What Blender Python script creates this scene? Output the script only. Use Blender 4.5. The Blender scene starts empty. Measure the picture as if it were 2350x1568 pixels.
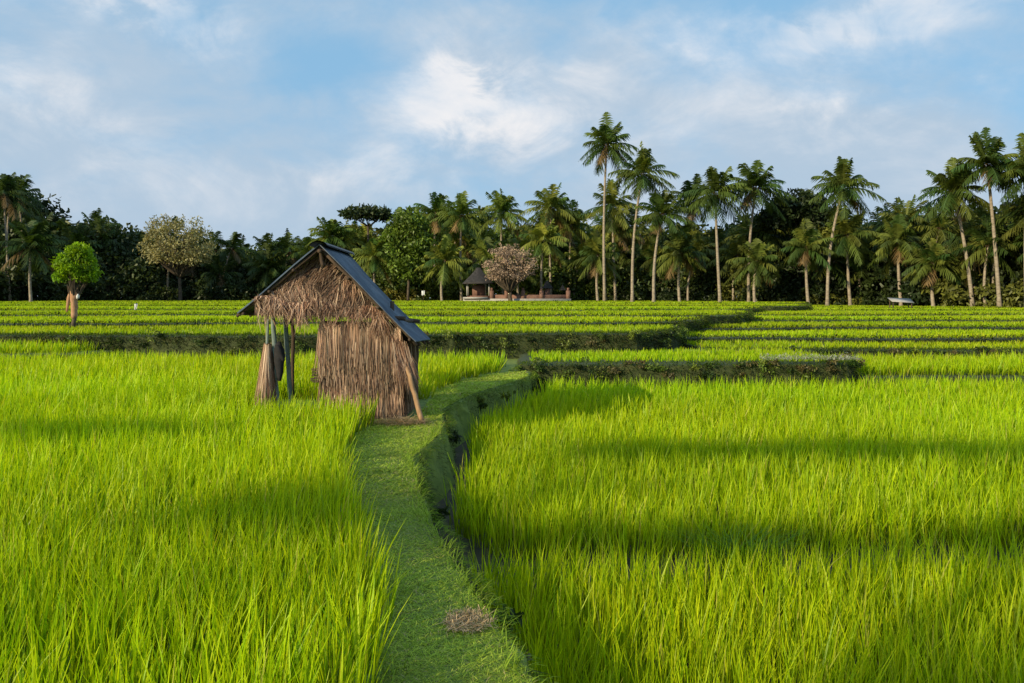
import bpy, math, random
import numpy as np
from mathutils import Vector
from mathutils.geometry import tessellate_polygon
rng=np.random.default_rng(7); random.seed(7)
scene=bpy.context.scene
scene.view_settings.view_transform='Standard'
try: scene.view_settings.look='None'
except Exception: pass
scene.view_settings.exposure=0

# ------------------------------------------------------------ materials
def new_mat(name):
    m=bpy.data.materials.new(name); m.use_nodes=True
    nt=m.node_tree; nt.nodes.clear()
    out=nt.nodes.new('ShaderNodeOutputMaterial')
    return m,nt,out
def leaf_mat(name,trans=0.4,gloss=0.05,rough=0.5,tint=(1.25,1.2,0.55)):
    m,nt,out=new_mat(name); N=nt.nodes; L=nt.links
    at=N.new('ShaderNodeAttribute'); at.attribute_name='Col'
    d=N.new('ShaderNodeBsdfDiffuse'); t=N.new('ShaderNodeBsdfTranslucent'); g=N.new('ShaderNodeBsdfGlossy')
    g.inputs['Roughness'].default_value=rough; g.inputs['Color'].default_value=(.9,.95,.8,1)
    mul=N.new('ShaderNodeMixRGB'); mul.blend_type='MULTIPLY'; mul.inputs[0].default_value=1
    mul.inputs[2].default_value=(*tint,1)
    L.new(at.outputs['Color'],mul.inputs[1]); L.new(at.outputs['Color'],d.inputs['Color']); L.new(mul.outputs[0],t.inputs['Color'])
    m1=N.new('ShaderNodeMixShader'); m1.inputs[0].default_value=trans
    L.new(d.outputs[0],m1.inputs[1]); L.new(t.outputs[0],m1.inputs[2])
    m2=N.new('ShaderNodeMixShader'); m2.inputs[0].default_value=gloss
    L.new(m1.outputs[0],m2.inputs[1]); L.new(g.outputs[0],m2.inputs[2])
    L.new(m2.outputs[0],out.inputs[0]); return m
def noise_mat(name,c1,c2,scale=5,rough=.9,bump=.3,c3=None,metal=0,stretch=(1,1,1)):
    m,nt,out=new_mat(name); N=nt.nodes; L=nt.links
    tc=N.new('ShaderNodeTexCoord'); mp=N.new('ShaderNodeMapping'); mp.inputs['Scale'].default_value=stretch
    L.new(tc.outputs['Object'],mp.inputs[0])
    n=N.new('ShaderNodeTexNoise'); n.inputs['Scale'].default_value=scale; n.inputs['Detail'].default_value=8
    n.inputs['Roughness'].default_value=.65
    L.new(mp.outputs[0],n.inputs['Vector'])
    r=N.new('ShaderNodeValToRGB'); r.color_ramp.elements[0].position=.35; r.color_ramp.elements[1].position=.65
    r.color_ramp.elements[0].color=(*c1,1); r.color_ramp.elements[1].color=(*c2,1)
    if c3: e=r.color_ramp.elements.new(.5); e.color=(*c3,1)
    L.new(n.outputs['Fac'],r.inputs[0])
    p=N.new('ShaderNodeBsdfPrincipled'); p.inputs['Roughness'].default_value=rough; p.inputs['Metallic'].default_value=metal
    L.new(r.outputs[0],p.inputs['Base Color'])
    b=N.new('ShaderNodeBump'); b.inputs['Strength'].default_value=bump; b.inputs['Distance'].default_value=.05
    L.new(n.outputs['Fac'],b.inputs['Height']); L.new(b.outputs[0],p.inputs['Normal'])
    L.new(p.outputs[0],out.inputs[0]); return m
M_rice=leaf_mat('rice_leaf',.48,.015,.45,(1.3,1.2,.3))
M_grass=leaf_mat('grass_leaf',.3,.015,.6)
M_tree=leaf_mat('tree_leaf',.3,.03,.5,(1.3,1.2,.5))
M_straw=leaf_mat('dry_straw',.15,.03,.5,(1.1,1,.8))
M_mud=noise_mat('mud',(.03,.025,.012),(.07,.06,.03),3)
M_soil=noise_mat('terrace_soil',(.025,.035,.008),(.06,.07,.02),6,c3=(.04,.055,.012))
M_path=noise_mat('path_turf',(.10,.15,.02),(.2,.25,.035),9)
M_bark=noise_mat('palm_bark',(.2,.16,.115),(.4,.33,.25),3,stretch=(1,1,3))
M_bark2=noise_mat('tree_bark',(.05,.035,.025),(.12,.09,.06),3)
M_tin=noise_mat('weathered_tin',(.035,.052,.08),(.11,.14,.18),3,rough=.5,bump=.1,metal=.3)
M_tindark=noise_mat('dark_ridge_tin',(.008,.01,.012),(.025,.027,.034),5,rough=.5)
M_post=noise_mat('grey_green_post',(.12,.16,.15),(.28,.33,.30),4,stretch=(4,4,.6))
M_wood=noise_mat('old_wood',(.04,.025,.016),(.11,.07,.045),6,stretch=(5,5,.7))
M_pole=noise_mat('peeled_wood',(.25,.14,.07),(.42,.26,.14),5,stretch=(4,4,.7))
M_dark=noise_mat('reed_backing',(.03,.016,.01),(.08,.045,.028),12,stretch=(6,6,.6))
M_brick=noise_mat('red_brick',(.14,.07,.05),(.24,.13,.095),4)
M_stone=noise_mat('pale_stone',(.3,.28,.25),(.45,.42,.38),3)
M_roof=noise_mat('dark_fibre_roof',(.015,.013,.013),(.05,.043,.04),4)
M_cloth=noise_mat('white_cloth',(.6,.6,.58),(.8,.8,.8),4)
M_cloth2=noise_mat('salmon_cloth',(.38,.18,.09),(.5,.30,.18),9,stretch=(3,3,.6))
M_black=noise_mat('black_cloth',(.008,.008,.01),(.025,.022,.025),9)

# ------------------------------------------------------------ mesh helpers
class Buf:
    def __init__(s): s.v=[];s.f=[];s.c=[];s.n=0
    def add(s,v,f,c):
        v=np.asarray(v,float).reshape(-1,3); f=np.asarray(f,int).reshape(-1,4)
        c=np.asarray(c,float)
        if c.ndim==1: c=np.tile(c,(len(v),1))
        s.v.append(v); s.f.append(f+s.n); s.c.append(c.reshape(-1,3)); s.n+=len(v)
    def build(s,name,mats,parent=None,smooth=False):
        v=np.concatenate(s.v); f=np.concatenate(s.f); c=np.concatenate(s.c)
        me=bpy.data.meshes.new(name)
        me.vertices.add(len(v)); me.vertices.foreach_set('co',v.astype(np.float32).ravel())
        me.loops.add(f.size); me.loops.foreach_set('vertex_index',f.astype(np.int32).ravel())
        me.polygons.add(len(f)); me.polygons.foreach_set('loop_start',np.arange(len(f),dtype=np.int32)*4)
        me.update(calc_edges=True)
        a=me.color_attributes.new('Col','FLOAT_COLOR','POINT')
        a.data.foreach_set('color',np.concatenate([np.clip(c,0,1),np.ones((len(c),1))],1).astype(np.float32).ravel())
        if smooth: me.polygons.foreach_set('use_smooth',np.ones(len(f),dtype=bool))
        if not isinstance(mats,(list,tuple)): mats=[mats]
        for m in mats: me.materials.append(m)
        o=bpy.data.objects.new(name,me); scene.collection.objects.link(o)
        if parent: o.parent=parent
        return o
def empty(name,loc=(0,0,0)):
    o=bpy.data.objects.new(name,None); o.location=(0,0,0); o.empty_display_size=.2
    scene.collection.objects.link(o); return o
def strands(B,base,dirv,L,bend,W,wdir,segs,col,root=.8,tip=1.15,prof=(.65,1,.1)):
    n=len(base)
    if n==0: return
    t=np.linspace(0,1,segs+1)
    L=np.broadcast_to(L,(n,)); W=np.broadcast_to(W,(n,))
    pos=base[:,None]+dirv[:,None]*(L[:,None,None]*t[None,:,None])+bend[:,None]*(t**2)[None,:,None]
    w=np.interp(t,[0,.4,1],prof)[None,:,None]*W[:,None,None]*.5
    a=pos-wdir[:,None]*w; b=pos+wdir[:,None]*w
    v=np.stack([a,b],2).reshape(-1,3)
    i=np.arange(n)[:,None]*(2*(segs+1))+np.arange(segs)[None,:]*2
    f=np.stack([i,i+1,i+3,i+2],-1).reshape(-1,4)
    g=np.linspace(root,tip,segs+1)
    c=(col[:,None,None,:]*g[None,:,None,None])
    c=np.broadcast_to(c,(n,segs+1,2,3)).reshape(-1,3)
    B.add(v,f,c)
def tube(B,pts,rad,col=(.2,.15,.1),sides=8):
    pts=np.asarray(pts,float); n=len(pts); rad=np.broadcast_to(rad,(n,))
    d=np.gradient(pts,axis=0); d/=np.linalg.norm(d,axis=1)[:,None]+1e-9
    ref=np.where(np.abs(d[:,2:3])>.9,np.array([[1.,0,0]]),np.array([[0,0,1.]]))
    u=np.cross(d,ref); u/=np.linalg.norm(u,axis=1)[:,None]+1e-9; w=np.cross(d,u)
    th=np.linspace(0,2*math.pi,sides,endpoint=False)
    v=pts[:,None]+rad[:,None,None]*(u[:,None]*np.cos(th)[None,:,None]+w[:,None]*np.sin(th)[None,:,None])
    v=v.reshape(-1,3)
    v=np.concatenate([v,pts[:1],pts[-1:]])
    f=[]
    for i in range(n-1):
        for j in range(sides):
            k=(j+1)%sides
            f.append([i*sides+j,i*sides+k,(i+1)*sides+k,(i+1)*sides+j])
    c0=n*sides; c1=c0+1
    for j in range(0,sides-1,2):
        f.append([c0,(j+2)%sides,j+1,j]); b=(n-1)*sides
        f.append([c1,b+j,b+j+1,b+(j+2)%sides])
    B.add(v,f,col)
def box(B,x0,x1,y0,y1,z0,z1,col=(.3,.3,.3)):
    v=[(x0,y0,z0),(x1,y0,z0),(x1,y1,z0),(x0,y1,z0),(x0,y0,z1),(x1,y0,z1),(x1,y1,z1),(x0,y1,z1)]
    f=[(0,3,2,1),(4,5,6,7),(0,1,5,4),(1,2,6,5),(2,3,7,6),(3,0,4,7)]
    B.add(v,f,col)
def inpoly(p,poly):
    x,y=p[:,0],p[:,1]; r=np.zeros(len(p),bool); n=len(poly); j=n-1
    for i in range(n):
        xi,yi=poly[i]; xj,yj=poly[j]
        c=((yi>y)!=(yj>y))&(x<(xj-xi)*(y-yi)/((yj-yi) or 1e-9)+xi); r^=c; j=i
    return r
def lf(x,y,s=1.,ph=0.):   # smooth low frequency variation -1..1
    return (np.sin(x*1.3*s+ph+1.7*np.sin(y*.9*s+ph))+np.sin(y*1.9*s+2.1*ph+1.3*np.sin(x*.7*s))+np.sin((x+y)*.6*s+ph*3))/3
def view(x,y,m=2.5): return (np.abs(x)<.78*y+m)
def crown(B,c,rx,ry,rz,ncl,nl,size,col,cr=.28,bottom=-.6):
    c=np.array(c,float)
    q=rng.normal(0,1,(ncl,3)); q/=np.linalg.norm(q,axis=1)[:,None]; q[:,2]=np.maximum(q[:,2],bottom)
    r=rng.uniform(.45,1.,(ncl,1))**.6
    cc=c+q*r*np.array([rx,ry,rz])
    cs=min(rx,rz)*cr*rng.uniform(.6,1.5,ncl)
    n=ncl*nl; P=np.repeat(cc,nl,0); o=rng.normal(0,1,(n,3)); o/=np.linalg.norm(o,axis=1)[:,None]
    o*=rng.random((n,1))**.4
    P=P+o*np.repeat(cs,nl)[:,None]*np.array([1.25,1.25,.8])
    d=rng.normal(0,1,(n,3))+o*.6+[0,0,-.2]; d/=np.linalg.norm(d,axis=1)[:,None]
    w=np.cross(d,rng.normal(0,1,(n,3))); w/=np.linalg.norm(w,axis=1)[:,None]
    cl=np.repeat(rng.uniform(.6,1.35,(ncl,1)),nl,0)
    col=np.asarray(col)*cl*rng.uniform(.7,1.3,(n,1))
    strands(B,P,d,size*rng.uniform(.7,1.4,n),np.zeros((n,3)),size*.7,w,1,col,1,1,(.8,1,.5))
    return cc

# ------------------------------------------------------------ terrace slabs
def resample(poly,step,jit,closed=True):
    out=[]; n=len(poly)
    for i in range(n if closed else n-1):
        a=np.array(poly[i]);b=np.array(poly[(i+1)%n]); L=np.linalg.norm(b-a); k=max(1,int(L/step))
        for q in range(k): out.append(a+(b-a)*q/k)
    if not closed: out.append(np.array(poly[-1],float))
    out=np.array(out)
    t=np.cumsum(np.r_[0,np.linalg.norm(np.diff(out,axis=0),axis=1)])
    d=np.roll(out,-1,0)-np.roll(out,1,0)
    if not closed: d[0]=out[1]-out[0]; d[-1]=out[-1]-out[-2]
    d/=np.linalg.norm(d,axis=1)[:,None]+1e-9
    nr=np.stack([d[:,1],-d[:,0]],1)
    off=jit*(np.sin(t*2.1)+.7*np.sin(t*4.7+1)+.5*np.sin(t*9.3+2)+rng.normal(0,.3,len(t)))/2
    return out+nr*off[:,None],nr
def slab(name,poly,zt,zb,mat,step=.3,jit=.06,out=.12):
    P,nr=resample(poly,step,jit); n=len(P)
    rings=[(-.12,zt),(0,zt-.03),(.06,zt-(zt-zb)*.4),(out+.05,zb)]
    V=[]
    for k,(o,z) in enumerate(rings):
        q=P+nr*(o+(rng.normal(0,.02,n)[:,None] if k>1 else 0))
        V.append(np.c_[q,np.full(n,z)])
    V=np.concatenate(V); F=[]
    for k in range(3):
        for i in range(n):
            j=(i+1)%n; F.append((k*n+i,(k+1)*n+i,(k+1)*n+j,k*n+j))
    tri=tessellate_polygon([[Vector((p[0],p[1],0)) for p in V[:n]]])
    me=bpy.data.meshes.new(name); me.from_pydata([tuple(v) for v in V],[],F+[tuple(t) for t in tri])
    me.update(); import bmesh
    bm=bmesh.new(); bm.from_mesh(me); bmesh.ops.recalc_face_normals(bm,faces=bm.faces); bm.to_mesh(me); bm.free()
    me.materials.append(mat)
    o=bpy.data.objects.new(name,me); scene.collection.objects.link(o); return o
def sidegrass(B,line,zt,zb,dens,Lm,W,cols,step=.25,jit=.06,bright=1.,inward=0.):
    P,nr=resample(line,step,jit,closed=False)
    for i in range(len(P)-1):
        a,b=P[i],P[i+1]; L=np.linalg.norm(b-a); m=rng.poisson(dens*L*(inward if inward else max(.12,(zt-zb))))
        if not view(P[i,0],P[i,1],2): continue
        if m==0: continue
        t=rng.random(m)[:,None]; q=a+(b-a)*t; nn=nr[i]
        h=rng.random(m)**.8
        z=zb+(zt-zb)*h
        q=q+nn*((.12*(1-h))[:,None])
        if inward: q=q-nn*(inward*rng.random((m,1)))
        base=np.c_[q,z]
        d=np.c_[np.tile(nn,(m,1))*rng.uniform(.2,1,(m,1))+rng.normal(0,.35,(m,2)),rng.uniform(-.1,1.1,m)]
        d/=np.linalg.norm(d,axis=1)[:,None]
        LL=Lm*rng.uniform(.5,1.3,m)*(1+.4*np.sin(P[i,0]*5.1)*np.sin(P[i,0]*1.7+1))
        bend=np.c_[np.tile(nn,(m,1))*.2*Lm,-LL*.5]
        th=rng.random(m)*6.28; wd=np.c_[np.cos(th),np.sin(th),np.zeros(m)]
        c=cols[rng.integers(0,len(cols),m)]*rng.uniform(.6,1.3,(m,1))*bright
        strands(B,base,d,LL,bend,W,wd,2,c)
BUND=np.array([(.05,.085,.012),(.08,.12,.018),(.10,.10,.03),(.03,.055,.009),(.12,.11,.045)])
BGREEN=np.array([(.13,.22,.014),(.18,.28,.02),(.21,.25,.03),(.08,.15,.012)])
WEED=Buf()
def weeds(line,zt,zb,spacing,r,f=1.):
    P,nr=resample(line,spacing,.1,closed=False)
    for i in range(len(P)):
        if not view(P[i,0],P[i,1],2) or rng.random()<.25: continue
        z=zb+(zt-zb)*rng.random()**.6; q=P[i]+nr[i]*.06
        col=np.array([(.05,.085,.012),(.10,.15,.02),(.15,.19,.025),(.12,.10,.04),(.03,.05,.01)][rng.integers(5)])*f
        rr=r*rng.uniform(.6,1.5); crown(WEED,(q[0]+rng.normal(0,.1),q[1],z),rr*1.3,rr,rr*.8,5,22,.05,col,cr=.5,bottom=-.6)

# ------------------------------------------------------------ rice
def rice_col(x,y,n):
    k=rng.random((n,1)); a=np.array([.27,.47,.004]); b=np.array([.55,.66,.008]); c=a*(1-k)+b*k
    v=lf(x,y,.6)[:,None]; c=c*(1+.13*v)*rng.uniform(.78,1.15,(n,1)); c[:,0]*=(1+.10*lf(x,y,.35,2.))
    y_=rng.random(n)<.03; c[y_]=np.array([.55,.52,.08]); return c
def rice_blades(B,hx,hy,z,h,nb,W,segs,spread=.045,bright=1.):
    n=len(hx)*nb; cx=np.repeat(hx,nb); cy=np.repeat(hy,nb)
    dx=rng.normal(0,spread,n); dy=rng.normal(0,spread,n); x=cx+dx; y=cy+dy
    az=np.arctan2(dy,dx)+rng.normal(0,.7,n); lean=np.abs(rng.normal(0,.19,n))
    d=np.c_[np.cos(az)*np.sin(lean)+.06,np.sin(az)*np.sin(lean)+.03,np.cos(lean)]
    hill=np.repeat(rng.uniform(.82,1.14,len(hx)),nb)
    hh=h*(1+.10*lf(x,y,1.1,1.))*rng.uniform(.55,1.12,n)*hill
    bend=np.c_[np.cos(az),np.sin(az),-.35*np.ones(n)]*(hh*np.abs(rng.normal(.06,.10,n)))[:,None]
    th=rng.random(n)*6.283; wd=np.c_[np.cos(th),np.sin(th),np.zeros(n)]
    c=rice_col(x,y,n)*bright*(.85+.3*rng.random((len(hx),1)).repeat(nb,0))
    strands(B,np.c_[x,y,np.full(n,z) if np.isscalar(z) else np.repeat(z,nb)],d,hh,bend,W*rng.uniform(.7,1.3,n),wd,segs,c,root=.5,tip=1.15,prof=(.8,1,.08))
def hills(x0,x1,y0,y1,sp):
    X,Y=np.meshgrid(np.arange(x0,x1,sp),np.arange(y0,y1,sp)); p=np.c_[X.ravel(),Y.ravel()]
    p+=rng.normal(0,sp*.25,p.shape); return p
ZON=[(1.0,4.5,.11,16,.0105,4),(4.5,8,.12,13,.0125,3),(8,13,.135,10,.017,2),(13,24,.16,7,.025,2)]
def field(B,poly,z,h,holes=[],bright=1.):
    xs=[p[0] for p in poly]; ys=[p[1] for p in poly]
    for (a,b,sp,nb,W,sg) in ZON:
        y0=max(a,min(ys)); y1=min(b,max(ys))
        if y1<=y0: continue
        lim=.8*y1+3
        p=hills(max(min(xs),-lim),min(max(xs),lim),y0,y1,sp)
        k=inpoly(p,poly)&view(p[:,0],p[:,1])
        for ho in holes: k&=~inpoly(p,ho)
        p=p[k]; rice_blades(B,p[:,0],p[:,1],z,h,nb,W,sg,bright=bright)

path_r=[(.12,-3),(.12,1.5),(.12,2.6),(.09,3.41),(-.08,4.04),(-.33,4.89),(-.6,5.84),(-.87,7.24),(-1.04,8.23),(-.95,9.0),(-.88,9.7),(-.92,10.6),(-1.05,11.8),(-.84,13),(-.58,14),(-.05,15.5),(.35,16.8),(.45,18.0)]
path_l=[(-.62,.5),(-.60,3.4),(-.70,4.04),(-.90,4.9),(-1.13,5.84),(-1.57,7.24),(-1.80,8.23),(-1.86,9.5),(-1.76,10.2),(-1.82,10.5)]
gb=Buf(); S=4000
gb.add([(-S,-S,-.6),(S,-S,-.6),(S,S,-.6),(-S,S,-.6)],[(0,1,2,3)],(.1,.1,.1)); gb.build('ground',M_mud)
slab('grass_path',path_r+[(.6,22),(-40,22),(-40,-3)],0,-.62,M_path)

B=Buf()
left=path_l+[(-2.1,10.55),(-3.0,10.55),(-3.75,10.65),(-3.75,12.9),(-1.35,12.9),(-1.4,13.9),(-1.0,16.0),(-.35,17.4),(-.2,19.4),(-30,19.8),(-30,.5)]
field(B,left,0.0,.40)
B.build('rice_field',M_rice)
B=Buf()
def og(y): return float(np.interp(y,[2,5,6.5,7.5,8.2,9.5,10.6,12,13,15,18],[.22,.24,.28,.38,.5,.42,.4,.45,.4,.35,.3]))
off=[(x+og(y),y) for x,y in path_r[1:]]
gap=[(-2,6.35),(0,6.28),(1.2,6.2),(2.4,6.42),(4,6.45),(6,6.5),(20,6.6)]
near=[(x,y) for x,y in off if y<6.0]
field(B,near+[(x,y-.16) for x,y in gap if x>-.4]+[(20,1.0),(off[0][0],1.0)],-.6,.45,bright=.93)
far_=[(x,y) for x,y in off if y>6.8]
field(B,[(x,y+.42) for x,y in reversed(gap) if x>-.4]+far_+[(7.6,18.0),(8.2,18.4),(25,18.6)],-.55,.45)
n=160; x=rng.normal(1.85,.12,n); y=6.45+rng.normal(0,.08,n); az=rng.random(n)*6.28
strands(B,np.c_[x,y,np.full(n,-.58)],np.c_[np.cos(az)*.5,np.sin(az)*.3,np.ones(n)],.45,np.c_[np.cos(az)*.3,np.sin(az)*.2,-.12*np.ones(n)],.012,np.c_[-np.sin(az),np.cos(az),np.zeros(n)],4,np.tile([.18,.30,.02],(n,1)))
B.build('rice_field',M_rice)

B=Buf()
poly=path_l+[(-1.9,10.9),(-1.35,11.0),(-1.3,12.9),(-1.4,13.9),(-1.0,16.0),(-.35,17.4),(.3,18)]+list(reversed(path_r))[1:-1]
def turf(B,poly,z,dens_list):
    for (a,b,den,Lm,W) in dens_list:
        n=int(den*3.2*(b-a)); p=np.c_[rng.uniform(-2.6,.6,n),rng.uniform(a,b,n)]
        p=p[inpoly(p,poly)]; n=len(p)
        if n==0: continue
        az=rng.random(n)*6.283; d=np.c_[np.cos(az)*.9,np.sin(az)*.9,rng.uniform(.2,1.0,n)]; d/=np.linalg.norm(d,axis=1)[:,None]
        LL=Lm*rng.uniform(.4,1.3,n)*(1+.45*lf(p[:,0],p[:,1],4.))
        th=rng.random(n)*6.283; wd=np.c_[np.cos(th),np.sin(th),np.zeros(n)]
        k=rng.random((n,1)); c=np.array([.28,.42,.03])*(1-k)+np.array([.52,.60,.09])*k
        c*=(1+.22*lf(p[:,0],p[:,1],3.2,2.)+.12*lf(p[:,0],p[:,1],9.,1.))[:,None]
        dry=rng.random(n)<.08*(1+lf(p[:,0],p[:,1],2.5,4.)); c[dry]=(.5,.42,.18)
        strands(B,np.c_[p,np.full(n,z)],d,LL,np.c_[np.cos(az),np.sin(az),-np.ones(n)]*(.25*LL)[:,None],W,wd,2,c)
turf(B,poly,0.,[(1.5,4,14000,.035,.0045),(4,7,9000,.038,.006),(7,11,5000,.045,.009),(11,18,2500,.06,.016)])
n=1500; y=rng.uniform(2,10,n); sd=rng.random(n)<.5
xl=np.interp(y,[p[1] for p in path_l[:-1]],[p[0] for p in path_l[:-1]]); xr=np.interp(y,[p[1] for p in path_r],[p[0] for p in path_r])
x=np.where(sd,xl+np.abs(rng.normal(0,.07,n)),xr-np.abs(rng.normal(0,.05,n))); az=rng.random(n)*6.28
strands(B,np.c_[x,y,np.zeros(n)],np.c_[np.cos(az)*.6,np.sin(az)*.6,np.ones(n)],rng.uniform(.05,.13,n),np.c_[np.cos(az),np.sin(az),-np.ones(n)]*.03,.006,np.c_[-np.sin(az),np.cos(az),np.zeros(n)],3,np.array([.26,.38,.03])*rng.uniform(.7,1.3,(n,1)))
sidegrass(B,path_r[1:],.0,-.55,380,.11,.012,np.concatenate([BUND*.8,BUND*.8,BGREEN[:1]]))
sidegrass(B,path_r[1:],.01,-.06,1600,.08,.008,BGREEN*1.1)
B.build('path_grass',M_grass)
weeds(path_r[4:],-.12,-.45,.5,.06,.8)

# ---- terraces beyond
SG=Buf(); RT=Buf()
slab('terrace',[(.2,18.15),(4,18.1),(7.7,18.3),(8.0,18.8),(8.2,23.5),(.2,23.5)],.14,-.62,M_soil)
L1=[(.2,18.15),(4,18.1),(7.5,18.25),(7.9,18.5),(8.1,19),(8.15,20)]
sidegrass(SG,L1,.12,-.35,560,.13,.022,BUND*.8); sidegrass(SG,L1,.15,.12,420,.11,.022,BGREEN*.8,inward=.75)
weeds(L1,.18,-.2,.16,.13,1.15)
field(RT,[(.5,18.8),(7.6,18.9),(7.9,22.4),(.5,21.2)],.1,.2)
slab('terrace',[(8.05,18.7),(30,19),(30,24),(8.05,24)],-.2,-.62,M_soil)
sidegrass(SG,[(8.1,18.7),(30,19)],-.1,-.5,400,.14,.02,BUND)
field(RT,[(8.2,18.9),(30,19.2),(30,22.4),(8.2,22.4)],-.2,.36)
slab('terrace',[(-40,18.9),(-12.5,18.9),(-10.6,19.2),(-10.3,20.2),(-10.3,24),(-40,24)],.3,-.1,M_soil)
L2=[(-20,18.9),(-12.5,18.9),(-10.6,19.2),(-10.3,20.2),(-10.3,21.2)]
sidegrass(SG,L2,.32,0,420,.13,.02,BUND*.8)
field(RT,[(-20,19.2),(-12.5,19.2),(-10.9,19.5),(-10.7,21),(-20,21)],.28,.3)

def mkfront(y0,xL,xR,ph,tilt,endR=True):
    w=3. if y0<24 else 6.
    am=.6 if y0<24 else .6+.022*(y0-24)
    def f(x):
        r=y0+tilt*x+am*np.sin(x*.17+ph)+.5*am*np.sin(x*.41+ph*2)+.12*np.sin(x*1.3+ph)
        if endR: r=r+np.where(x>xR-w,((x-(xR-w))/w).clip(0,1)**2.5*(4. if y0<24 else 7.),0)
        return r
    return f
def strip(k,y0,y1,z,zb,xL,xR,ph,tilt,tilt2,ph2,endR,h,zprev,first=False):
    f=mkfront(y0,xL,xR,ph,tilt,endR); g=mkfront(y1,xL,1e9,ph2,tilt2,False)
    xs=np.arange(xL,xR+.01,.5 if y0<40 else 1.)
    line=[(float(x),float(f(np.array(x)))) for x in xs]
    ye=max(y1+5+tilt2*xR,line[-1][1]+2)
    poly=line+[(xR+1.5,ye),(xL,max(ye,y1+5+tilt2*xL))]
    slab('terrace',poly,z,zb,M_soil,step=.5 if y0<40 else 1.,jit=.08)
    sc=(y0/20)
    top=z+h*.85
    main=[p for p in line if not endR or p[0]<xR-5]; end=[p for p in line if endR and p[0]>=xR-6]+([(xR+1.5,ye)] if endR else [])
    if first: main=line; end=[line[-1],(xR+1.5,ye)] if endR else []
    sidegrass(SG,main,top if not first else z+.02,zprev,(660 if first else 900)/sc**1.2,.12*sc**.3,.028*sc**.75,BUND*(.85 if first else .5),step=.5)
    if first:
        sidegrass(SG,line,z+.04,z,420,.12,.024,BGREEN*.7,step=.5,inward=.6); weeds(line,z+.04,zprev,.2,.15,1.1)
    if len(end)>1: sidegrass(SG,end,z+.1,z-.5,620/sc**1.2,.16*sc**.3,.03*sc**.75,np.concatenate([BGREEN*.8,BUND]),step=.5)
    sp=.2*(sc**.45); lim=.8*(y1+2)+3
    p=hills(max(xL,-lim),min(xR,lim),y0-4-abs(tilt)*50,y1+5+abs(tilt2)*50,sp)
    ff=f(p[:,0]); gg=g(p[:,0])
    kk=(p[:,1]>ff+.4)&(p[:,1]<gg-.05)&view(p[:,0],p[:,1])
    p=p[kk]
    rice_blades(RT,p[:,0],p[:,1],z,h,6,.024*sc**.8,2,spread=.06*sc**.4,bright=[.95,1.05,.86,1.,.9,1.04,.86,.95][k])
LV=[(21.3,.66,5.4),(27,.79,8.5),(34,.90,12),(43,1.0,16),(54,1.085,22),(67,1.165,28),(82,1.24,33),(103,1.24,36)]
phs=[0.4,2.,3.6,5.1,.9,2.7,4.4,6.,1.5,3.,4]
tl=[0,.012,-.02,.03,-.015,.02,.0,.0,0,0]
for k in range(len(LV)-1):
    y0,z,xR=LV[k]; y1=LV[k+1][0]
    strip(k,y0,y1,z,z-.75,-1.0*(.8*y1+8),xR,phs[k],tl[k],tl[k+1],phs[k+1],True,.14,(0 if k==0 else LV[k-1][1]),first=(k==0))
RV=[(22.8,.14,),(27,.30),(31.5,.45),(37.5,.58),(45,.69),(54,.78),(63,.84),(78,.88),(110,.8)]
for k in range(len(RV)-1):
    y0,z=RV[k]; y1=RV[k+1][0]
    xl=[5.8,5,7,9,12,15,19,23][k]
    strip(k,y0,y1,z,z-.6,xl,.8*y1+8,phs[k]+.7,.0,.0,phs[k+1]+.7,False,.15,(-.2 if k==0 else RV[k-1][1]),first=(k<1))
SG.build('bund_grass',M_grass)
RT.build('terrace_rice',M_rice)
WEED.build('bund_weeds',M_tree)

B=Buf(); n=1100
x=rng.uniform(5.7,7.9,n); y=18.2+rng.normal(0,.15,n); zz=.24+np.abs(rng.normal(0,.05,n))
az=rng.random(n)*6.28; d=np.c_[np.cos(az),np.sin(az),rng.uniform(0,1,n)]
strands(B,np.c_[x,y,zz],d,.06,np.zeros((n,3)),.03,np.c_[-np.sin(az),np.cos(az),np.zeros(n)],1,np.tile([.48,.48,.38],(n,1))*rng.uniform(.4,1.3,(n,1)))
B.build('pale_weed',M_grass)
def straw(B,cx,cy,rx,ry,n,z=.03,L=.12,hump=.03):
    r=np.sqrt(rng.random(n))**1.2; a=rng.random(n)*6.283
    x=cx+r*rx*np.cos(a); y=cy+r*ry*np.sin(a); az=rng.random(n)*6.283
    d=np.c_[np.cos(az),np.sin(az),rng.normal(0,.12,n)]
    c=np.array([.56,.38,.20])*rng.uniform(.4,1.4,(n,1))
    strands(B,np.c_[x,y,z+hump*(1-r)*rng.random(n)],d,L*rng.uniform(.3,1,n),rng.normal(0,.012,(n,3)),.004,np.c_[-np.sin(az),np.cos(az),np.zeros(n)],2,c,prof=(1,1,.8))
B=Buf(); straw(B,-.22,4.03,.12,.15,750,.022,.05,.004); B.build('straw_patch',M_straw)

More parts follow.
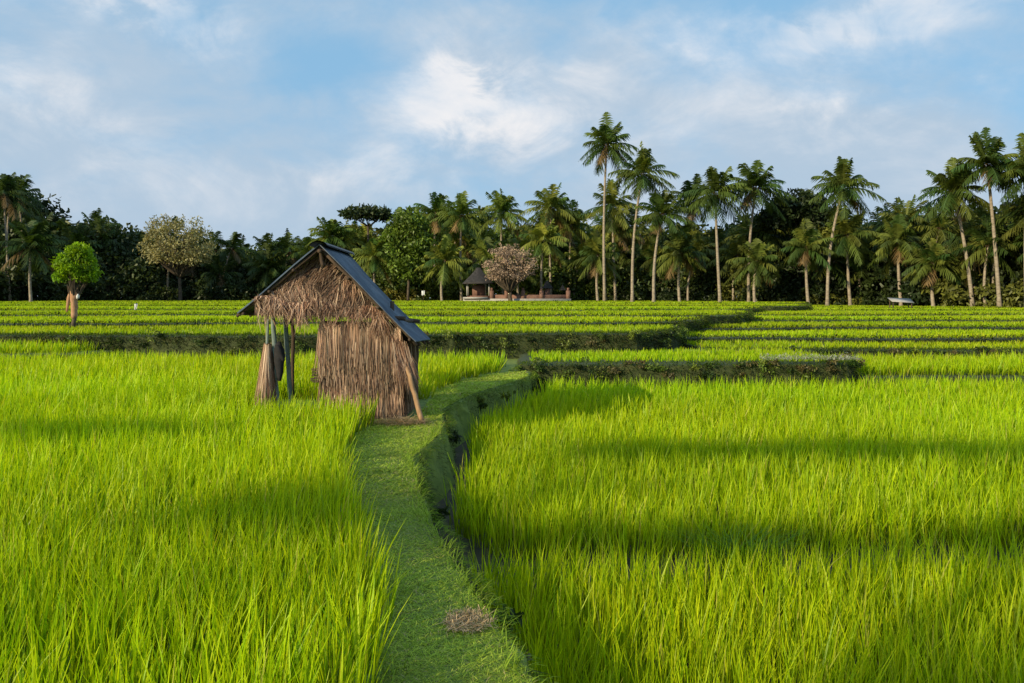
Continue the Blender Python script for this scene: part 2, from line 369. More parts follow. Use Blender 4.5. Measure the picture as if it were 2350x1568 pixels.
# ------------------------------------------------------------ hut
hut=empty('thatched_hut')
RF=np.array([-2.57,10.62,2.37]); RB=np.array([-2.62,12.75,2.36])
EF=np.array([-1.25,10.42,1.09]); EB=np.array([-1.27,12.3,1.0])
WF=np.array([-3.76,10.88,1.45]); WB=np.array([-3.93,12.85,1.42])
def sheet(name,A,Bq,C,D,nu=110,nv=14):
    b=Buf(); u=np.linspace(0,1,nu); v=np.linspace(0,1,nv); U,Vv=np.meshgrid(u,v)
    p=(A*(1-U[...,None])+Bq*U[...,None])*(1-Vv[...,None])+(D*(1-U[...,None])+C*U[...,None])*Vv[...,None]
    nrm=np.cross(Bq-A,D-A); nrm/=np.linalg.norm(nrm); 
    if nrm[2]<0: nrm=-nrm
    p=p+nrm*(.014*np.sin(U*2*math.pi*22)+.012*np.sin(Vv*5+U*3)-.012*np.sin(Vv*math.pi))[...,None]
    q=p-nrm*.008
    i=(np.arange(nv-1)[:,None]*nu+np.arange(nu-1)[None,:]).ravel()
    f=np.stack([i,i+1,i+nu+1,i+nu],1)
    b.add(p.reshape(-1,3),f,(.1,.1,.1)); b.add(q.reshape(-1,3),f[:,::-1],(.1,.1,.1))
    for r in (np.arange(nv)*nu,np.arange(nv)*nu+nu-1,(nv-1)*nu+np.arange(nu)):
        P=p.reshape(-1,3)[r];Q=q.reshape(-1,3)[r]; m=len(r); k=np.arange(m-1)
        b.add(np.concatenate([P,Q]),np.stack([k,k+1,k+1+m,k+m],1),(.1,.1,.1))
    return b.build(name,M_tin,hut,smooth=False)
sheet('roof_right',RF,RB,EB,EF); sheet('roof_left',RF+[0,0,-.004],RB+[0,0,-.004],WB,WF)
b=Buf()
u=np.linspace(0,1,10); th=np.linspace(-1.15,1.15,9)
V=[];F=[]
for i,t in enumerate(u):
    c=RF*(1-t)+RB*t+np.array([0,-.06,-.05])
    for a in th: V.append(c+np.array([math.sin(a)*.13,0,math.cos(a)*.09]))
for i in range(9):
    for j in range(8): k=i*9+j; F.append((k,k+1,k+10,k+9))
V=np.array(V); b.add(V,F,(0,0,0)); b.add(V-[0,0,.015],F,(0,0,0)); b.build('ridge_cap',M_tindark,hut)
b=Buf()
def pole(b,a,c,r,r2=None,wob=.008,sides=8):
    a=np.array(a,float);c=np.array(c,float); t=np.linspace(0,1,7)[:,None]
    p=a*(1-t)+c*t+rng.normal(0,wob,(7,3)); tube(b,p,np.linspace(r,r2 or r,7),sides=sides)
dn=np.array([0,0,-.05])
for t in (.03,.35,.65,.97):
    a=RF*(1-t)+RB*t; pole(b,a+dn,EF*(1-t)+EB*t+dn,.022); pole(b,a+dn,WF*(1-t)+WB*t+dn,.022)
for s in (.3,.6,.93):
    pole(b,RF*(1-s)+EF*s+dn*1.7,RB*(1-s)+EB*s+dn*1.7,.02); pole(b,RF*(1-s)+WF*s+dn*1.7,RB*(1-s)+WB*s+dn*1.7,.02)
pole(b,RF+[0,.06,-.02],RF+[.02,.08,-.32],.025)
pole(b,RF+[0,-.02,-.07],RB+[0,0,-.07],.028)
pole(b,(-3.5,11.02,1.48),(-1.45,10.86,1.36),.03); pole(b,(-3.5,12.4,1.48),(-1.42,12.15,1.3),.03)
pole(b,(-3.32,11.0,1.46),(-3.4,12.6,1.5),.028); pole(b,(-1.62,10.85,1.33),(-1.5,12.3,1.3),.028)
pole(b,(-1.58,10.9,0),(-1.62,10.9,1.4),.035); pole(b,(-1.46,12.15,0),(-1.46,12.15,1.2),.035)
pole(b,(-1.72,11.5,0),(-1.72,11.5,1.6),.03); pole(b,(-2.58,10.96,0),(-2.6,10.96,1.5),.03)
pole(b,(-3.42,12.4,0),(-3.42,12.4,1.6),.03)
b.build('timber_frame',M_wood,hut)
b=Buf(); pole(b,(-3.24,11.02,-.02),(-3.31,11.02,1.52),.036,.032,.004); pole(b,(-3.13,11.3,-.02),(-3.20,11.2,1.56),.034,.032,.004)
pole(b,(-3.42,11.02,0),(-3.37,11.02,1.5),.02,.018,.004)
b.build('post_pair',M_post,hut)
b=Buf(); pole(b,(-1.17,10.5,-.02),(-1.42,10.72,.72),.036,.03,.006); b.build('leaning_prop',M_pole,hut)
b=Buf()
def quad(b,p): b.add(p,[(0,1,2,3)],(.1,.1,.1))
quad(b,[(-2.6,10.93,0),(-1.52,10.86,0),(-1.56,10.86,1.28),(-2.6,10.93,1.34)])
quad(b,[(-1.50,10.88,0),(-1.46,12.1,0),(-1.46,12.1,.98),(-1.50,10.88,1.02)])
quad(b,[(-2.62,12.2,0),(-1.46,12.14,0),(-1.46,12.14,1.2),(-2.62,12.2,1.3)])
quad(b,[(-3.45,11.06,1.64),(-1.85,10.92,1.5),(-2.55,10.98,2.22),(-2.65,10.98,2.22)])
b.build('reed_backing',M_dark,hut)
TH=np.array([(.38,.22,.145),(.48,.30,.21),(.27,.14,.09),(.62,.43,.31),(.13,.065,.045)])
def thcol(n): return TH[rng.integers(0,len(TH),n)]*rng.uniform(.6,1.25,(n,1))
def patch(x,z,s=3.,ph=0.): return (1+.38*lf(x*2,z*2,s,ph))[:,None]
b=Buf()
for zi,z in enumerate(np.arange(2.26,1.50,-.06)):
    lo=-2.6-(2.31-z)/.76+.06; hi=-2.6+(2.31-z)/.95-.04
    hi=min(hi,-1.74); lo=max(lo,-3.5)
    n=int(330*(hi-lo))+10; x=rng.uniform(lo,hi,n)
    fr=(2.36-z)/.9
    L=rng.uniform(.14,.28,n)*np.where(rng.random(n)<.06,1.6,1)
    y=11.0-.06*(x+3.6)/1.9-.14*fr-rng.random(n)*.04
    lean=np.where(z>1.85,-.9,np.where(x<-2.6,.5,-.15))*rng.uniform(.3,1.3,n)+rng.normal(0,.2,n)
    d=np.c_[lean,-.10-rng.random(n)*.3,-np.ones(n)]; d/=np.linalg.norm(d,axis=1)[:,None]
    a=rng.normal(0,.5,n); wd=np.c_[np.cos(a),np.sin(a),np.zeros(n)]
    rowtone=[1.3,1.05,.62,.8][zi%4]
    strands(b,np.c_[x,y,z+rng.normal(0,.03,n)+.03+.03*np.sin(x*11+zi)],d,L,rng.normal(0,.03,(n,3)),.011,wd,2,thcol(n)*rowtone*patch(x,np.full(n,z)),1.05,.65,(.8,1,.25))
n=1200; x=rng.uniform(-3.5,-1.72,n); k=(x+3.5)/1.78
ztop=1.67-.17*k+.03*np.sin(x*9); L=rng.uniform(.06,.22,n)*(1+.55*np.sin(x*6)+.45*np.sin(x*17))
d=np.c_[rng.normal(.1,.32,n),-.25-rng.random(n)*.4,-np.ones(n)]; d/=np.linalg.norm(d,axis=1)[:,None]
strands(b,np.c_[x,10.84-.05*k-rng.random(n)*.05,ztop],d,L+.04,rng.normal(0,.04,(n,3)),.012,np.c_[np.cos(x*50),np.sin(x*50)*.5,np.zeros(n)],2,thcol(n)*1.1*patch(x,ztop,4.,1.),1.1,.65,(.8,1,.15))
n=350; x=rng.uniform(-3.4,-2.0,n)
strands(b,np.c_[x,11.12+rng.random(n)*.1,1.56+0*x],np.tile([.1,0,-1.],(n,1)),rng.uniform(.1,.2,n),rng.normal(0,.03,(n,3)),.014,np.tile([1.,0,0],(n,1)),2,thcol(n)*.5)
b.build('gable_thatch',M_straw,hut)
b=Buf()
for (zt,L0,n,o) in ((.55,.6,1000,0),(.95,.55,900,.02),(1.3,.62,1050,.04)):
    x=rng.uniform(-2.63,-1.50,n); k=(x+2.63)/1.13
    L=L0*rng.uniform(.65,1.12,n)
    z=zt-.05*k+rng.normal(0,.02,n)+.03*np.sin(x*8+zt*9)
    L=np.minimum(L,z)
    y=10.915-.07*k-o-rng.random(n)*.03
    d=np.c_[rng.normal(.02,.06,n)+.03*(k-.3),-.03-rng.random(n)*.04,-np.ones(n)]
    strands(b,np.c_[x,y,z],d,L,rng.normal(0,.016,(n,3)),.011,np.c_[np.ones(n),rng.normal(0,.4,n),np.zeros(n)],3,thcol(n)*(1+.2*np.sin(x*23))[:,None]*patch(x,z,2.,2.),1.15,.72,(1,1,.4))
n=260; x=rng.uniform(-2.62,-2.25,n)
strands(b,np.c_[x,10.84+0*x,1.0-.1*(x+2.6)],np.tile([.12,-.08,-1.],(n,1)),rng.uniform(.06,.16,n),rng.normal(0,.01,(n,3)),.013,np.tile([1.,.2,0],(n,1)),2,thcol(n)*1.1)
for (zt,L0,n) in ((.5,.5,500),(.98,.55,600)):
    y=rng.uniform(10.85,12.1,n)
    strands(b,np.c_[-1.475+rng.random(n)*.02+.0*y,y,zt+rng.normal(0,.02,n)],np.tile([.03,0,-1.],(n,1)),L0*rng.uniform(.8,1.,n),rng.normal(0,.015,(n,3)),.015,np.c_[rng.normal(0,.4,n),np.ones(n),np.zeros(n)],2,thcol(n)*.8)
n=520; t=rng.random(n); x=-1.62+.22*t; y=10.78-rng.random(n)*.06
strands(b,np.c_[x,y,1.05-.12*t+rng.normal(0,.04,n)],np.c_[.22+rng.normal(0,.1,n),-.06*np.ones(n),-np.ones(n)],rng.uniform(.25,.6,n),rng.normal(0,.03,(n,3)),.011,np.tile([1.,.3,0],(n,1)),3,thcol(n)*.95,1.1,.8)
n=240; x=-1.9+.22*rng.random(n)
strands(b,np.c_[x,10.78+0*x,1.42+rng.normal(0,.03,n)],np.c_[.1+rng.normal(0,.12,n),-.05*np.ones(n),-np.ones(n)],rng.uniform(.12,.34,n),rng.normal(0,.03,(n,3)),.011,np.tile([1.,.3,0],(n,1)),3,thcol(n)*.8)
b.build('reed_wall',M_straw,hut)
b=Buf()
for i in range(9):
    z=.5+.022*i; pole(b,(-2.74+rng.normal(0,.01),10.9+rng.normal(0,.02),z),(-2.5,10.93,z+.01),.01,None,.002,6)
b.build('bamboo_slats',M_wood,hut)
b=Buf()
n=900; a=rng.random(n)*6.283; zt=.98+.06*rng.random(n)
d=np.c_[np.cos(a)*.12-.06,np.sin(a)*.1,-np.ones(n)]
strands(b,np.c_[-3.37+.05*np.cos(a),10.98+.06*np.sin(a),zt-.12*rng.random(n)],d,rng.uniform(.45,.98,n),rng.normal(0,.02,(n,3))+np.array([.03,0,0]),.014,np.c_[np.cos(a+1.5),np.sin(a+1.5),np.zeros(n)],3,thcol(n)*1.1,1.1,.85)
tt=np.linspace(0,1,8)[:,None]; tube(b,np.array([-3.36,11,1.02])*(1-tt)+np.array([-3.38,11,.1])*tt,[.03,.07,.09,.1,.1,.11,.11,.1],(.08,.045,.03),10)
b.build('straw_bundle',M_straw,hut)
b=Buf(); tt=np.linspace(0,1,9)[:,None]
tube(b,np.array([-3.22,11.0,1.06])*(1-tt)+np.array([-3.2,10.98,.5])*tt+rng.normal(0,.008,(9,3)),[.02,.05,.07,.075,.07,.06,.05,.04,.02],(0,0,0),10)
tube(b,np.array([-3.24,10.95,1.0])*(1-tt)+np.array([-3.14,10.96,.78])*tt,[.02,.04,.045,.05,.045,.04,.035,.03,.02],(0,0,0),8)
b.build('hanging_jacket',M_black,hut)
b=Buf(); straw(b,-1.45,10.45,.35,.25,900,.03,.2,.06); b.build('straw_litter',M_straw,hut)

# ------------------------------------------------------------ trees
def palm_crown(B,top,R,nf,dark,warm,m=30):
    for i in range(nf):
        az=i*2.399+rng.normal(0,.25); u=(i+.5)/nf
        el=math.radians(84-u*122+rng.normal(0,9)); Lr=R*rng.uniform(.85,1.3)*(1 if u<.8 else .85)
        h=np.array([math.cos(az),math.sin(az),0]); d=h*math.cos(el)+np.array([0,0,math.sin(el)])
        drop=np.array([0,0,-1])*Lr*(.12+.34*max(0,math.cos(el)))
        s=np.linspace(.1,1,m)
        P=top+d*Lr*s[:,None]+drop*(s[:,None]**2.2)
        tg=d*Lr+drop*2.2*(s[:,None]**1.2); tg/=np.linalg.norm(tg,axis=1)[:,None]
        side=np.cross(d,[0,0,1.]); side/=np.linalg.norm(side)+1e-9
        brown=u>.92 and rng.random()<.45
        k=rng.random()*warm
        c0=(np.array([.05,.105,.018])*(1-k)+np.array([.24,.25,.04])*k)*dark*rng.uniform(.7,1.35)
        if brown: c0=np.array([.26,.17,.07])*dark
        q=P[::4]; n=len(q)-1
        strands(B,q[:-1],q[1:]-q[:-1],1.,np.zeros((n,3)),.07,np.tile(side,(n,1)),1,np.tile(c0*1.3+.02,(n,1)),1,1,(1,1,1))
        for sg in (-1,1):
            LL=R*.32*np.sin(np.clip(s*.88+.12,0,1)*math.pi)**.5*rng.uniform(.75,1.2,m)
            dd=side*sg*.9+tg*.8+np.array([0,0,-.2])+rng.normal(0,.14,(m,3)); dd/=np.linalg.norm(dd,axis=1)[:,None]
            bend=np.c_[np.zeros(m),np.zeros(m),-LL*.5]
            strands(B,P,dd,LL,bend,.13,tg,2,np.tile(c0,(m,1))*rng.uniform(.75,1.25,(m,1)),.9,1.15,(.8,1,.15))
    n=90; q=rng.normal(0,1,(n,3)); q/=np.linalg.norm(q,axis=1)[:,None]
    strands(B,top+q*.3+[0,0,-.25],q,.22,np.zeros((n,3)),.2,np.roll(q,1,1),1,np.tile([.16,.10,.04],(n,1))*rng.uniform(.4,1.2,(n,1))*dark)
def palm_trunk(T,top,base,r=1.):
    t=np.linspace(0,1,12)[:,None]; p=base*(1-t)+top*t
    p[:,0]+=((top[0]-base[0])*.35+.25)*np.sin(t[:,0]*math.pi)*-.6
    tube(T,p,(np.linspace(.17,.10,12)+np.r_[.08,np.zeros(11)])*r,(.3,.25,.2),8)
def palm(name,cx,cy,cz,bx,bz,R,nf=30,dark=1.,warm=.5):
    B=Buf(); T=Buf(); top=np.array([cx,cy,cz]); base=np.array([bx,cy,bz])
    palm_trunk(T,top,base); palm_crown(B,top,R,nf,dark,warm)
    e=empty(name); T.build('trunk',M_bark,e,smooth=True); B.build('crown',M_tree,e)
def limbs(T,base,cc,r,k=14,split=.45):
    base=np.array(base,float); m=cc.mean(0); sp=base*(1-split)+m*split; sp[:2]=base[:2]*.7+m[:2]*.3
    t=np.linspace(0,1,6)[:,None]
    tube(T,base*(1-t)+sp*t+rng.normal(0,r*.2,(6,3)),np.linspace(r*1.25,r*.8,6),(.1,.08,.06),8)
    for c in cc[rng.permutation(len(cc))[:k]]:
        mid=(sp+c)/2+rng.normal(0,.08,3)*np.linalg.norm(c-sp); mid[2]+=.05*np.linalg.norm(c-sp)
        p=sp*(1-t)**2+2*mid*t*(1-t)+c*t**2
        tube(T,p,np.linspace(r*.55,r*.1,6),(.1,.08,.06),5)

SK=np.array([(-.75,.165),(-.643,.15),(-.61,.142),(-.56,.104),(-.51,.104),(-.457,.095),(-.41,.085),(-.37,.07),(-.336,.066),(-.287,.068),(-.25,.07),(-.227,.088),(-.178,.105),(-.15,.10),(-.118,.12),(-.07,.12),(-.014,.12),(.014,.10),(.046,.118),(.08,.11),(.09,.095),(.12,.10),(.18,.105),(.235,.105),(.29,.115),(.36,.125),(.43,.11),(.46,.115),(.51,.12),(.56,.13),(.64,.135),(.8,.15)])
def dist(s): return np.interp(s,[-.7,-.4,-.1,.1,.3,.45,.6,.8],[84,97,99,96,84,78,66,60])
def gz(s): return float(np.interp(s,[-.6,.1,.3,.6],[1.1,1.1,.9,.76]))
def pal(ss):  # leaf colours carry the light: shaded left, sunlit golden middle, darker right
    if ss<-.26: L=[(.024,.042,.013),(.035,.055,.015),(.048,.068,.017)]
    elif ss<.13: L=[(.08,.12,.018),(.15,.18,.025),(.22,.20,.035),(.045,.075,.015)]
    else: L=[(.024,.042,.011),(.04,.062,.013),(.13,.14,.024),(.02,.036,.010),(.03,.045,.011)]
    return L[rng.integers(len(L))]
B=Buf(); T=Buf()
s=-.82
while s<.82:
    D0=float(dist(s))
    for row in range(4):
        ss=s+rng.normal(0,.012); D=D0+[1.5,6,11,17][row]+rng.normal(0,1)
        e=float(np.interp(ss,SK[:,0],SK[:,1]))*rng.uniform(*[(.25,.55),(.5,.85),(.7,.97),(.75,.98)][row])
        H=e*D+.4; X=ss*D; z0=gz(ss)
        rx=rng.uniform(2.2,3.6)
        cc=crown(B,(X,D,z0+H*.55),rx,rx*.8,H*.47,[40,50,60,60][row],34,[.4,.44,.5,.6][row],pal(ss),cr=.34,bottom=-1)
        if row<2 and rng.random()<.6: limbs(T,(X,D,z0),cc,.13,6)
    s+=.026
s=-.82
while s<.82:
    D=float(dist(s))-rng.uniform(-1,1.2); z0=gz(s)
    r=rng.uniform(.5,1.4); crown(B,(s*D,D,z0+r*.6),r*1.3,r,r,14,26,.28,pal(s),cr=.4,bottom=-.4)
    s+=.01
B.build('distant_trees',M_tree); T.build('distant_tree_trunks',M_bark2)

PL=[(10.1,85,18.0,9.9,3.1,.3),(13.1,80,14.1,12.1,3.1,.5),(19.9,78,11.9,20.4,3.2,.45),(24.5,80,12.7,23.8,3.2,.35),(31.2,75,12.0,29.7,3.1,.5),(14.7,78,9.8,13.9,2.8,.5),
(36.6,66,10.4,38.2,3,.6),(38.2,64,12.3,39.2,3,.6),(40.2,62,11.4,40.1,3,.5),(4.7,95,12.4,4.7,3.3,.9),(-1.3,95,11.8,-1.0,3.1,.6),(-6,95,11.4,-6,3.2,.5),(11.6,92,12.2,12,3.3,.9),
(28.1,76,6.4,28.3,2.6,.7),(32,76,7.6,32.3,2.8,.8),(21.6,95,13.2,21.6,3.2,.4),(7.2,97,10.6,7.2,3.2,.9),(-22.4,98,9.2,-22.4,3,.7),(-15.9,92,6.4,-15.7,2.8,.9),(-7.6,90,5.8,-7.9,2.9,.9),
(3.6,90,8.1,3.4,3,1),(-2.8,92,6.2,-3,2.7,.9),(34.9,72,6.6,35.2,2.7,.7),(23.7,77,5.2,23.5,2.6,.8),(-9.6,100,12.2,-9.6,3.2,.5),
(-49.5,82,7.0,-49.5,3.2,.1),(-30,98,5.4,-30,2.9,.5),(17.5,83,6.3,17.5,2.8,.7),(9.5,88,6.3,9.5,2.9,.9),(.8,90,4.7,.8,2.6,.9),(36,68,4.6,36,2.5,.8),(42.5,63,9,42.5,3,.5),(44,60,12,44.5,3,.5)]
for (cx,cy,cz,bx,R,w) in PL:
    dk=.6 if cx<-25 else (1.1 if cx<9 else .82)  # crown tone by group: left shade and middle sunlight put into the colour
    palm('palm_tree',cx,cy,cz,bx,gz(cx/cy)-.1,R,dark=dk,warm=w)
B=Buf(); T=Buf()
for i in range(96):
    s=-.68+1.42*(i+rng.random())/96; D=float(dist(s))+rng.uniform(-1,9)
    e=float(np.interp(s,SK[:,0],SK[:,1])); H=e*D*rng.uniform(.3,.92)
    top=np.array([s*D,D,1.65+H]); dk=.55 if s<-.26 else (1.05 if s<.13 else .7)  # dk paints the grove's light: shaded left, sunlit middle, darker right
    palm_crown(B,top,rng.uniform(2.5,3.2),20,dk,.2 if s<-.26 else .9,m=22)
    palm_trunk(T,top,np.array([s*D+rng.normal(0,.6),D,gz(s)-.1]),.8)
for (x,y,z) in ((-29,120,8.4),(-32,122,8.0),(-36,125,9.0),(-41.5,122,8.6),(-26,118,8.0)):
    palm_crown(B,np.array([x,y,z]),2.8,20,.5,.2); palm_trunk(T,np.array([x,y,z]),np.array([x,y,1.]))
B.build('palm_grove',M_tree); T.build('palm_grove_trunks',M_bark)

def tree(name,base,c,rx,ry,rz,ncl,nl,size,col,r,cr=.28,k=14,bottom=-.6,barkm=M_bark2,lm=M_tree,split=.45,extra=()):
    e=empty(name); B=Buf(); T=Buf()
    cc=crown(B,c,rx,ry,rz,ncl,nl,size,col,cr,bottom)
    for (dx,dz,f) in extra: crown(B,(c[0]+dx,c[1],c[2]+dz),rx*f,ry*f,rz*f,int(ncl*f),nl,size,np.array(col)*1.1,cr*1.1,-1)
    limbs(T,base,cc,r,k,split)
    B.build('foliage',lm,e); T.build('trunk',barkm,e,smooth=True); return e
tree('umbrella_tree',(-18.0,100,1),(-18.0,100,12.2),3.3,2.4,.6,60,60,.34,(.03,.05,.014),.16,cr=1.0,bottom=-.3,k=8,split=.85)
tree('dry_leaved_tree',(-38.7,93,1),(-38.7,92,7.8),4.0,3,3.4,150,40,.24,(.32,.29,.13),.2,cr=.22,k=60)
tree('frangipani_tree',(-.2,85.5,1),(-.2,85.5,5.1),2.8,2.2,2.3,170,30,.15,(.40,.28,.20),.22,cr=.18,k=90,barkm=M_bark2,lm=M_straw,split=.3)
tree('leafy_tree',(-12,92,1),(-12,92,10.0),1.7,1.6,1.8,50,60,.34,(.11,.17,.018),.14,cr=.42,k=5,split=.7,extra=((-1.6,-1.9,.8),(1.3,-2.6,.9),(-.3,-4,1.1)))
tree('leafy_tree',(30,83,1),(30,83,11.0),3.0,2,1.6,70,60,.34,(.025,.042,.012),.2,cr=.42,k=6,extra=((-2.4,-1.2,.7),(2.2,-1.8,.8)))

e=empty('wrapped_tree'); B=Buf(); T=Buf()
cc=crown(B,(-14.05,25.7,2.68),.60,.58,.5,80,60,.085,(.19,.32,.014),cr=.26,bottom=-.7)
crown(B,(-13.95,25.7,3.12),.34,.34,.26,26,50,.085,(.22,.36,.014),cr=.4); crown(B,(-14.4,25.7,2.4),.3,.3,.24,22,50,.085,(.15,.28,.014),cr=.4); crown(B,(-13.65,25.7,2.4),.28,.3,.24,22,50,.085,(.17,.30,.014),cr=.4)
limbs(T,(-14.15,25.7,.62),cc,.06,26,.45)
B.build('foliage',M_rice,e); T.build('trunk',M_bark2,e,smooth=True)
b=Buf(); tt=np.linspace(0,1,9)[:,None]
tube(b,np.array([-14.12,25.7,1.95])*(1-tt)+np.array([-14.14,25.7,1.0])*tt+rng.normal(0,.012,(9,3)),[.10,.13,.14,.11,.10,.11,.09,.10,.08],(0,0,0),12)
tube(b,np.array([-14.25,25.65,1.8])*(1-tt)+np.array([-14.34,25.65,1.2])*tt,[.03,.05,.06,.06,.05,.05,.04,.04,.02],(0,0,0),8)
b.build('sash_cloth',M_cloth2,e)
b=Buf(); tube(b,[(-13.97,25.6,1.62),(-13.95,25.6,1.7),(-13.95,25.6,1.78)],[.03,.06,.02],(1,1,1),8); b.build('offering',M_cloth,e)
def flag(x,y,z0,z1,w,h):
    e=empty('white_flag'); b=Buf(); tube(b,[(x,y,z0),(x,y,(z0+z1)/2),(x,y,z1)],.012,(1,1,1),6); b.build('stick',M_wood,e)
    b=Buf(); n=7
    V=[];F=[]
    for i in range(n):
        for j in range(4):
            V.append((x+w*(i/(n-1)-.5)*(1-.25*j/3),y+.03*math.sin(i*1.3+j),z1-h*j/3-.02*math.sin(i)))
    for i in range(n-1):
        for j in range(3): F.append((i*4+j,i*4+j+1,i*4+j+5,i*4+j+4))
    b.add(V,F,(1,1,1)); b.build('cloth',M_cloth,e)
flag(-18.9,40,.85,1.36,.16,.28); flag(-6.7,60,1,2.2,.26,.34)

sh=empty('village_shrine')
def pyroof(b,cx,cy,z0,z1,hw,hd,top=.12,n=8):
    V=[];F=[]
    for i in range(n+1):
        t=i/n; w=hw*((1-t)**1.2*(1-top)+top); d=hd*((1-t)**1.2*(1-top)+top); z=z0+(z1-z0)*t
        V+=[(cx-w,cy-d,z),(cx+w,cy-d,z),(cx+w,cy+d,z),(cx-w,cy+d,z)]
    for i in range(n):
        for j in range(4): a=i*4+j; c=i*4+(j+1)%4; F.append((a,c,c+4,a+4))
    F.append((0,3,2,1)); F.append((n*4,n*4+1,n*4+2,n*4+3)); b.add(V,F,(0,0,0))
b=Buf(); pyroof(b,-3.7,88,3.2,5.0,1.75,1.6); pyroof(b,3.9,88,2.7,3.6,.65,.6); pyroof(b,5.6,88,2.5,3.1,.4,.4); b.build('roofs',M_roof,sh)
b=Buf(); box(b,-4.9,-2.5,87.2,88.8,.9,1.9); box(b,-4.4,-3.0,88.2,88.7,1.9,3.1)
box(b,-2.2,6.2,86.4,86.7,1.3,2.0)
for x in (-2.2,-.6,1.2,3.2,6.1): box(b,x-.22,x+.22,86.25,86.85,1.3,2.45); box(b,x-.12,x+.12,86.4,86.7,2.45,2.75)
box(b,3.6,4.2,87.7,88.3,1,2.7); b.build('brick_walls',M_brick,sh)
b=Buf(); box(b,-5.3,6.4,86.2,86.37,.9,1.58); box(b,-5.3,-2.6,86.0,86.19,1.55,1.75)
for x in (-4.9,-2.5):
    for y in (87.1,88.9): box(b,x-.08,x+.08,y-.08,y+.08,1.9,3.25)
b.build('stone_base',M_stone,sh)
fs=empty('field_shelter'); b=Buf()
V=[(28.4,59.5,1.40),(30.1,59.6,1.30),(30.3,60.6,1.60),(28.6,60.7,1.68)]
b.add(V+[(x,y,z-.03) for x,y,z in V],[(0,1,2,3),(7,6,5,4),(0,4,5,1),(1,5,6,2),(2,6,7,3),(3,7,4,0)],(0,0,0)); b.build('roof',M_stone,fs)
b=Buf()
for x,y,z in ((28.55,59.65,1.36),(29.95,59.7,1.28),(28.7,60.5,1.6),(30.1,60.45,1.54)): tube(b,[(x,y,.5),(x,y,.8),(x,y,z)],.04,(0,0,0),6)
b.build('posts',M_wood,fs)

# unseen trees added behind the camera, canopies flattened to cast shade bands on paddies
for (x,y,rx,ry,ncl,nl,sz) in ((-12.2,-8.7,3.6,.3,48,26,.18),(-17.2,-8.5,2.6,.28,34,26,.18),(-15,-12.2,3.6,.22,50,32,.17),(-19.5,-12.1,2.2,.2,28,30,.17),(-11,-12.3,2,.2,26,30,.17),
        (-25,-9.2,3.2,.3,30,22,.18),(-15.5,-14.9,3.6,1.3,40,12,.18)):
    tree('added_shade_caster',(x,y,-.6),(x,y,9.9),rx,ry,.14,ncl,nl,sz,(.05,.09,.015),.08,cr=1.3,bottom=-.4,k=8,split=.85)

# ------------------------------------------------------------ sun, sky
travel=Vector((.70,.64,-.35)).normalized()
el=math.asin(-travel.z); rot=math.atan2(-travel.x,-travel.y)
sd=bpy.data.lights.new('sun','SUN'); sd.energy=5; sd.angle=math.radians(.6); sd.color=(1,.85,.55)
so=bpy.data.objects.new('sun',sd); so.rotation_euler=travel.to_track_quat('-Z','Y').to_euler(); so.location=(-30,-20,20); scene.collection.objects.link(so)
w=bpy.data.worlds.new('World'); scene.world=w; w.use_nodes=True
nt=w.node_tree; N=nt.nodes; L=nt.links; N.clear()
wo=N.new('ShaderNodeOutputWorld'); bg=N.new('ShaderNodeBackground'); bg.inputs[1].default_value=.1; L.new(bg.outputs[0],wo.inputs[0])
sky=N.new('ShaderNodeTexSky'); sky.sky_type='NISHITA'; sky.sun_disc=False; sky.sun_elevation=el; sky.sun_rotation=rot; sky.air_density=1.; sky.dust_density=.6; sky.ozone_density=1.5
tc=N.new('ShaderNodeTexCoord'); sep=N.new('ShaderNodeSeparateXYZ'); L.new(tc.outputs['Generated'],sep.inputs[0])
def m(op,a,b=None,c=None,clamp=False):
    n=N.new('ShaderNodeMath'); n.operation=op; n.use_clamp=clamp
    for i,x in enumerate((a,b,c)):
        if x is None: continue
        if isinstance(x,(int,float)): n.inputs[i].default_value=x
        else: L.new(x,n.inputs[i])
    return n.outputs[0]
def noise(scale,detail,st,rough=.55,dist_=0.,off=(0,0,0)):
    mp=N.new('ShaderNodeMapping'); mp.inputs['Scale'].default_value=st; mp.inputs['Location'].default_value=off
    mp.inputs['Rotation'].default_value=(0,math.radians(20),0)
    L.new(tc.outputs['Generated'],mp.inputs[0]); n=N.new('ShaderNodeTexNoise'); n.inputs['Scale'].default_value=scale
    n.inputs['Detail'].default_value=detail; n.inputs['Roughness'].default_value=rough; n.inputs['Distortion'].default_value=dist_
    L.new(mp.outputs[0],n.inputs['Vector']); return n.outputs['Fac']
X,Y,Z=sep.outputs
def lobe(a,b,sx,sz,amp):
    dx=m('DIVIDE',m('SUBTRACT',X,a),sx); dz=m('DIVIDE',m('SUBTRACT',Z,b),sz)
    r=m('ADD',m('MULTIPLY',dx,dx),m('MULTIPLY',dz,dz)); return m('MULTIPLY',m('EXPONENT',m('MULTIPLY',r,-1)),amp)
n1=noise(2.6,9,(1,1,2.0),.55,.3); n2=noise(7.,10,(1,1,1.7),.6,.4,(3,1,2))
cov=m('ADD',m('MULTIPLY',n1,1.6),m('MULTIPLY',n2,.8))
for a in ((-.05,.22,.28,.10,.25),(.3,.2,.25,.08,.2),(-.52,.2,.2,.08,.25),(-.24,.28,.12,.05,-.4),(.1,.37,.4,.03,-.2),(-.4,.38,.3,.03,-.15),(.6,.35,.15,.04,-.1)):
    cov=m('ADD',cov,lobe(*a))
hz=m('MULTIPLY',m('SUBTRACT',.2,Z,clamp=True),2.2); cov=m('ADD',cov,hz)
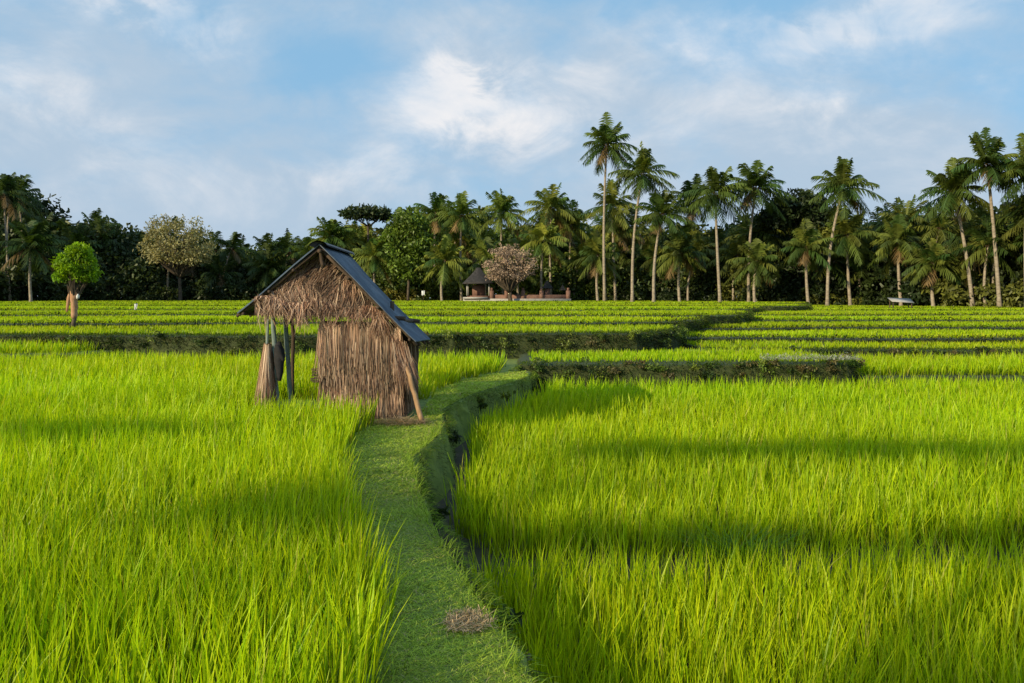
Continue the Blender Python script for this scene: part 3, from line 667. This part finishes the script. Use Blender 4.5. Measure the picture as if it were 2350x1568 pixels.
fac=N.new('ShaderNodeMapRange'); fac.interpolation_type='SMOOTHSTEP'; L.new(cov,fac.inputs[0]); fac.inputs[1].default_value=.92; fac.inputs[2].default_value=1.55
n3=noise(6.,12,(1,1,1.6),.62,.5,(5,2,7)); n4=noise(9.,12,(1,1,1.5),.6,.6,(1,8,3))
S=None
for a in ((-.07,.25,.06,.04,1.2),(-.01,.20,.12,.05,.5),(.34,.30,.08,.025,1.5),(.24,.31,.05,.025,1.3),(.45,.33,.07,.035,.9),(-.37,.31,.06,.03,1.2),(-.46,.34,.07,.035,.7),(-.58,.2,.14,.07,.5),(.42,.22,.15,.05,.4),(.12,.28,.2,.06,.2),(-.2,.15,.2,.04,.25)):
    S=lobe(*a) if S is None else m('ADD',S,lobe(*a))
shp=m('SUBTRACT',m('MULTIPLY',n4,3.0),1.05)
br=m('ADD',m('MULTIPLY',m('SUBTRACT',n3,.38),.9),m('MULTIPLY',S,shp))
bf=N.new('ShaderNodeMapRange'); bf.interpolation_type='SMOOTHSTEP'; L.new(br,bf.inputs[0]); bf.inputs[1].default_value=.05; bf.inputs[2].default_value=.62
cc_=N.new('ShaderNodeMixRGB'); L.new(bf.outputs[0],cc_.inputs[0]); cc_.inputs[1].default_value=(4.5,5.8,7.2,1); cc_.inputs[2].default_value=(9.0,8.9,9.0,1)
base=N.new('ShaderNodeMixRGB'); base.inputs[0].default_value=.8; L.new(sky.outputs[0],base.inputs[1]); base.inputs[2].default_value=(2.9,5.6,8.3,1)
mx=N.new('ShaderNodeMixRGB'); L.new(fac.outputs[0],mx.inputs[0]); L.new(base.outputs[0],mx.inputs[1]); L.new(cc_.outputs[0],mx.inputs[2])
L.new(mx.outputs[0],bg.inputs[0])

# ------------------------------------------------------------ camera
cd=bpy.data.cameras.new('camera'); cd.lens=28; cd.sensor_width=36; cd.clip_end=9000; cd.clip_start=.05
cd.shift_y=-.0425
co=bpy.data.objects.new('camera',cd); co.location=(0,0,1.65); co.rotation_euler=(math.radians(90),0,0)
scene.collection.objects.link(co); scene.camera=co
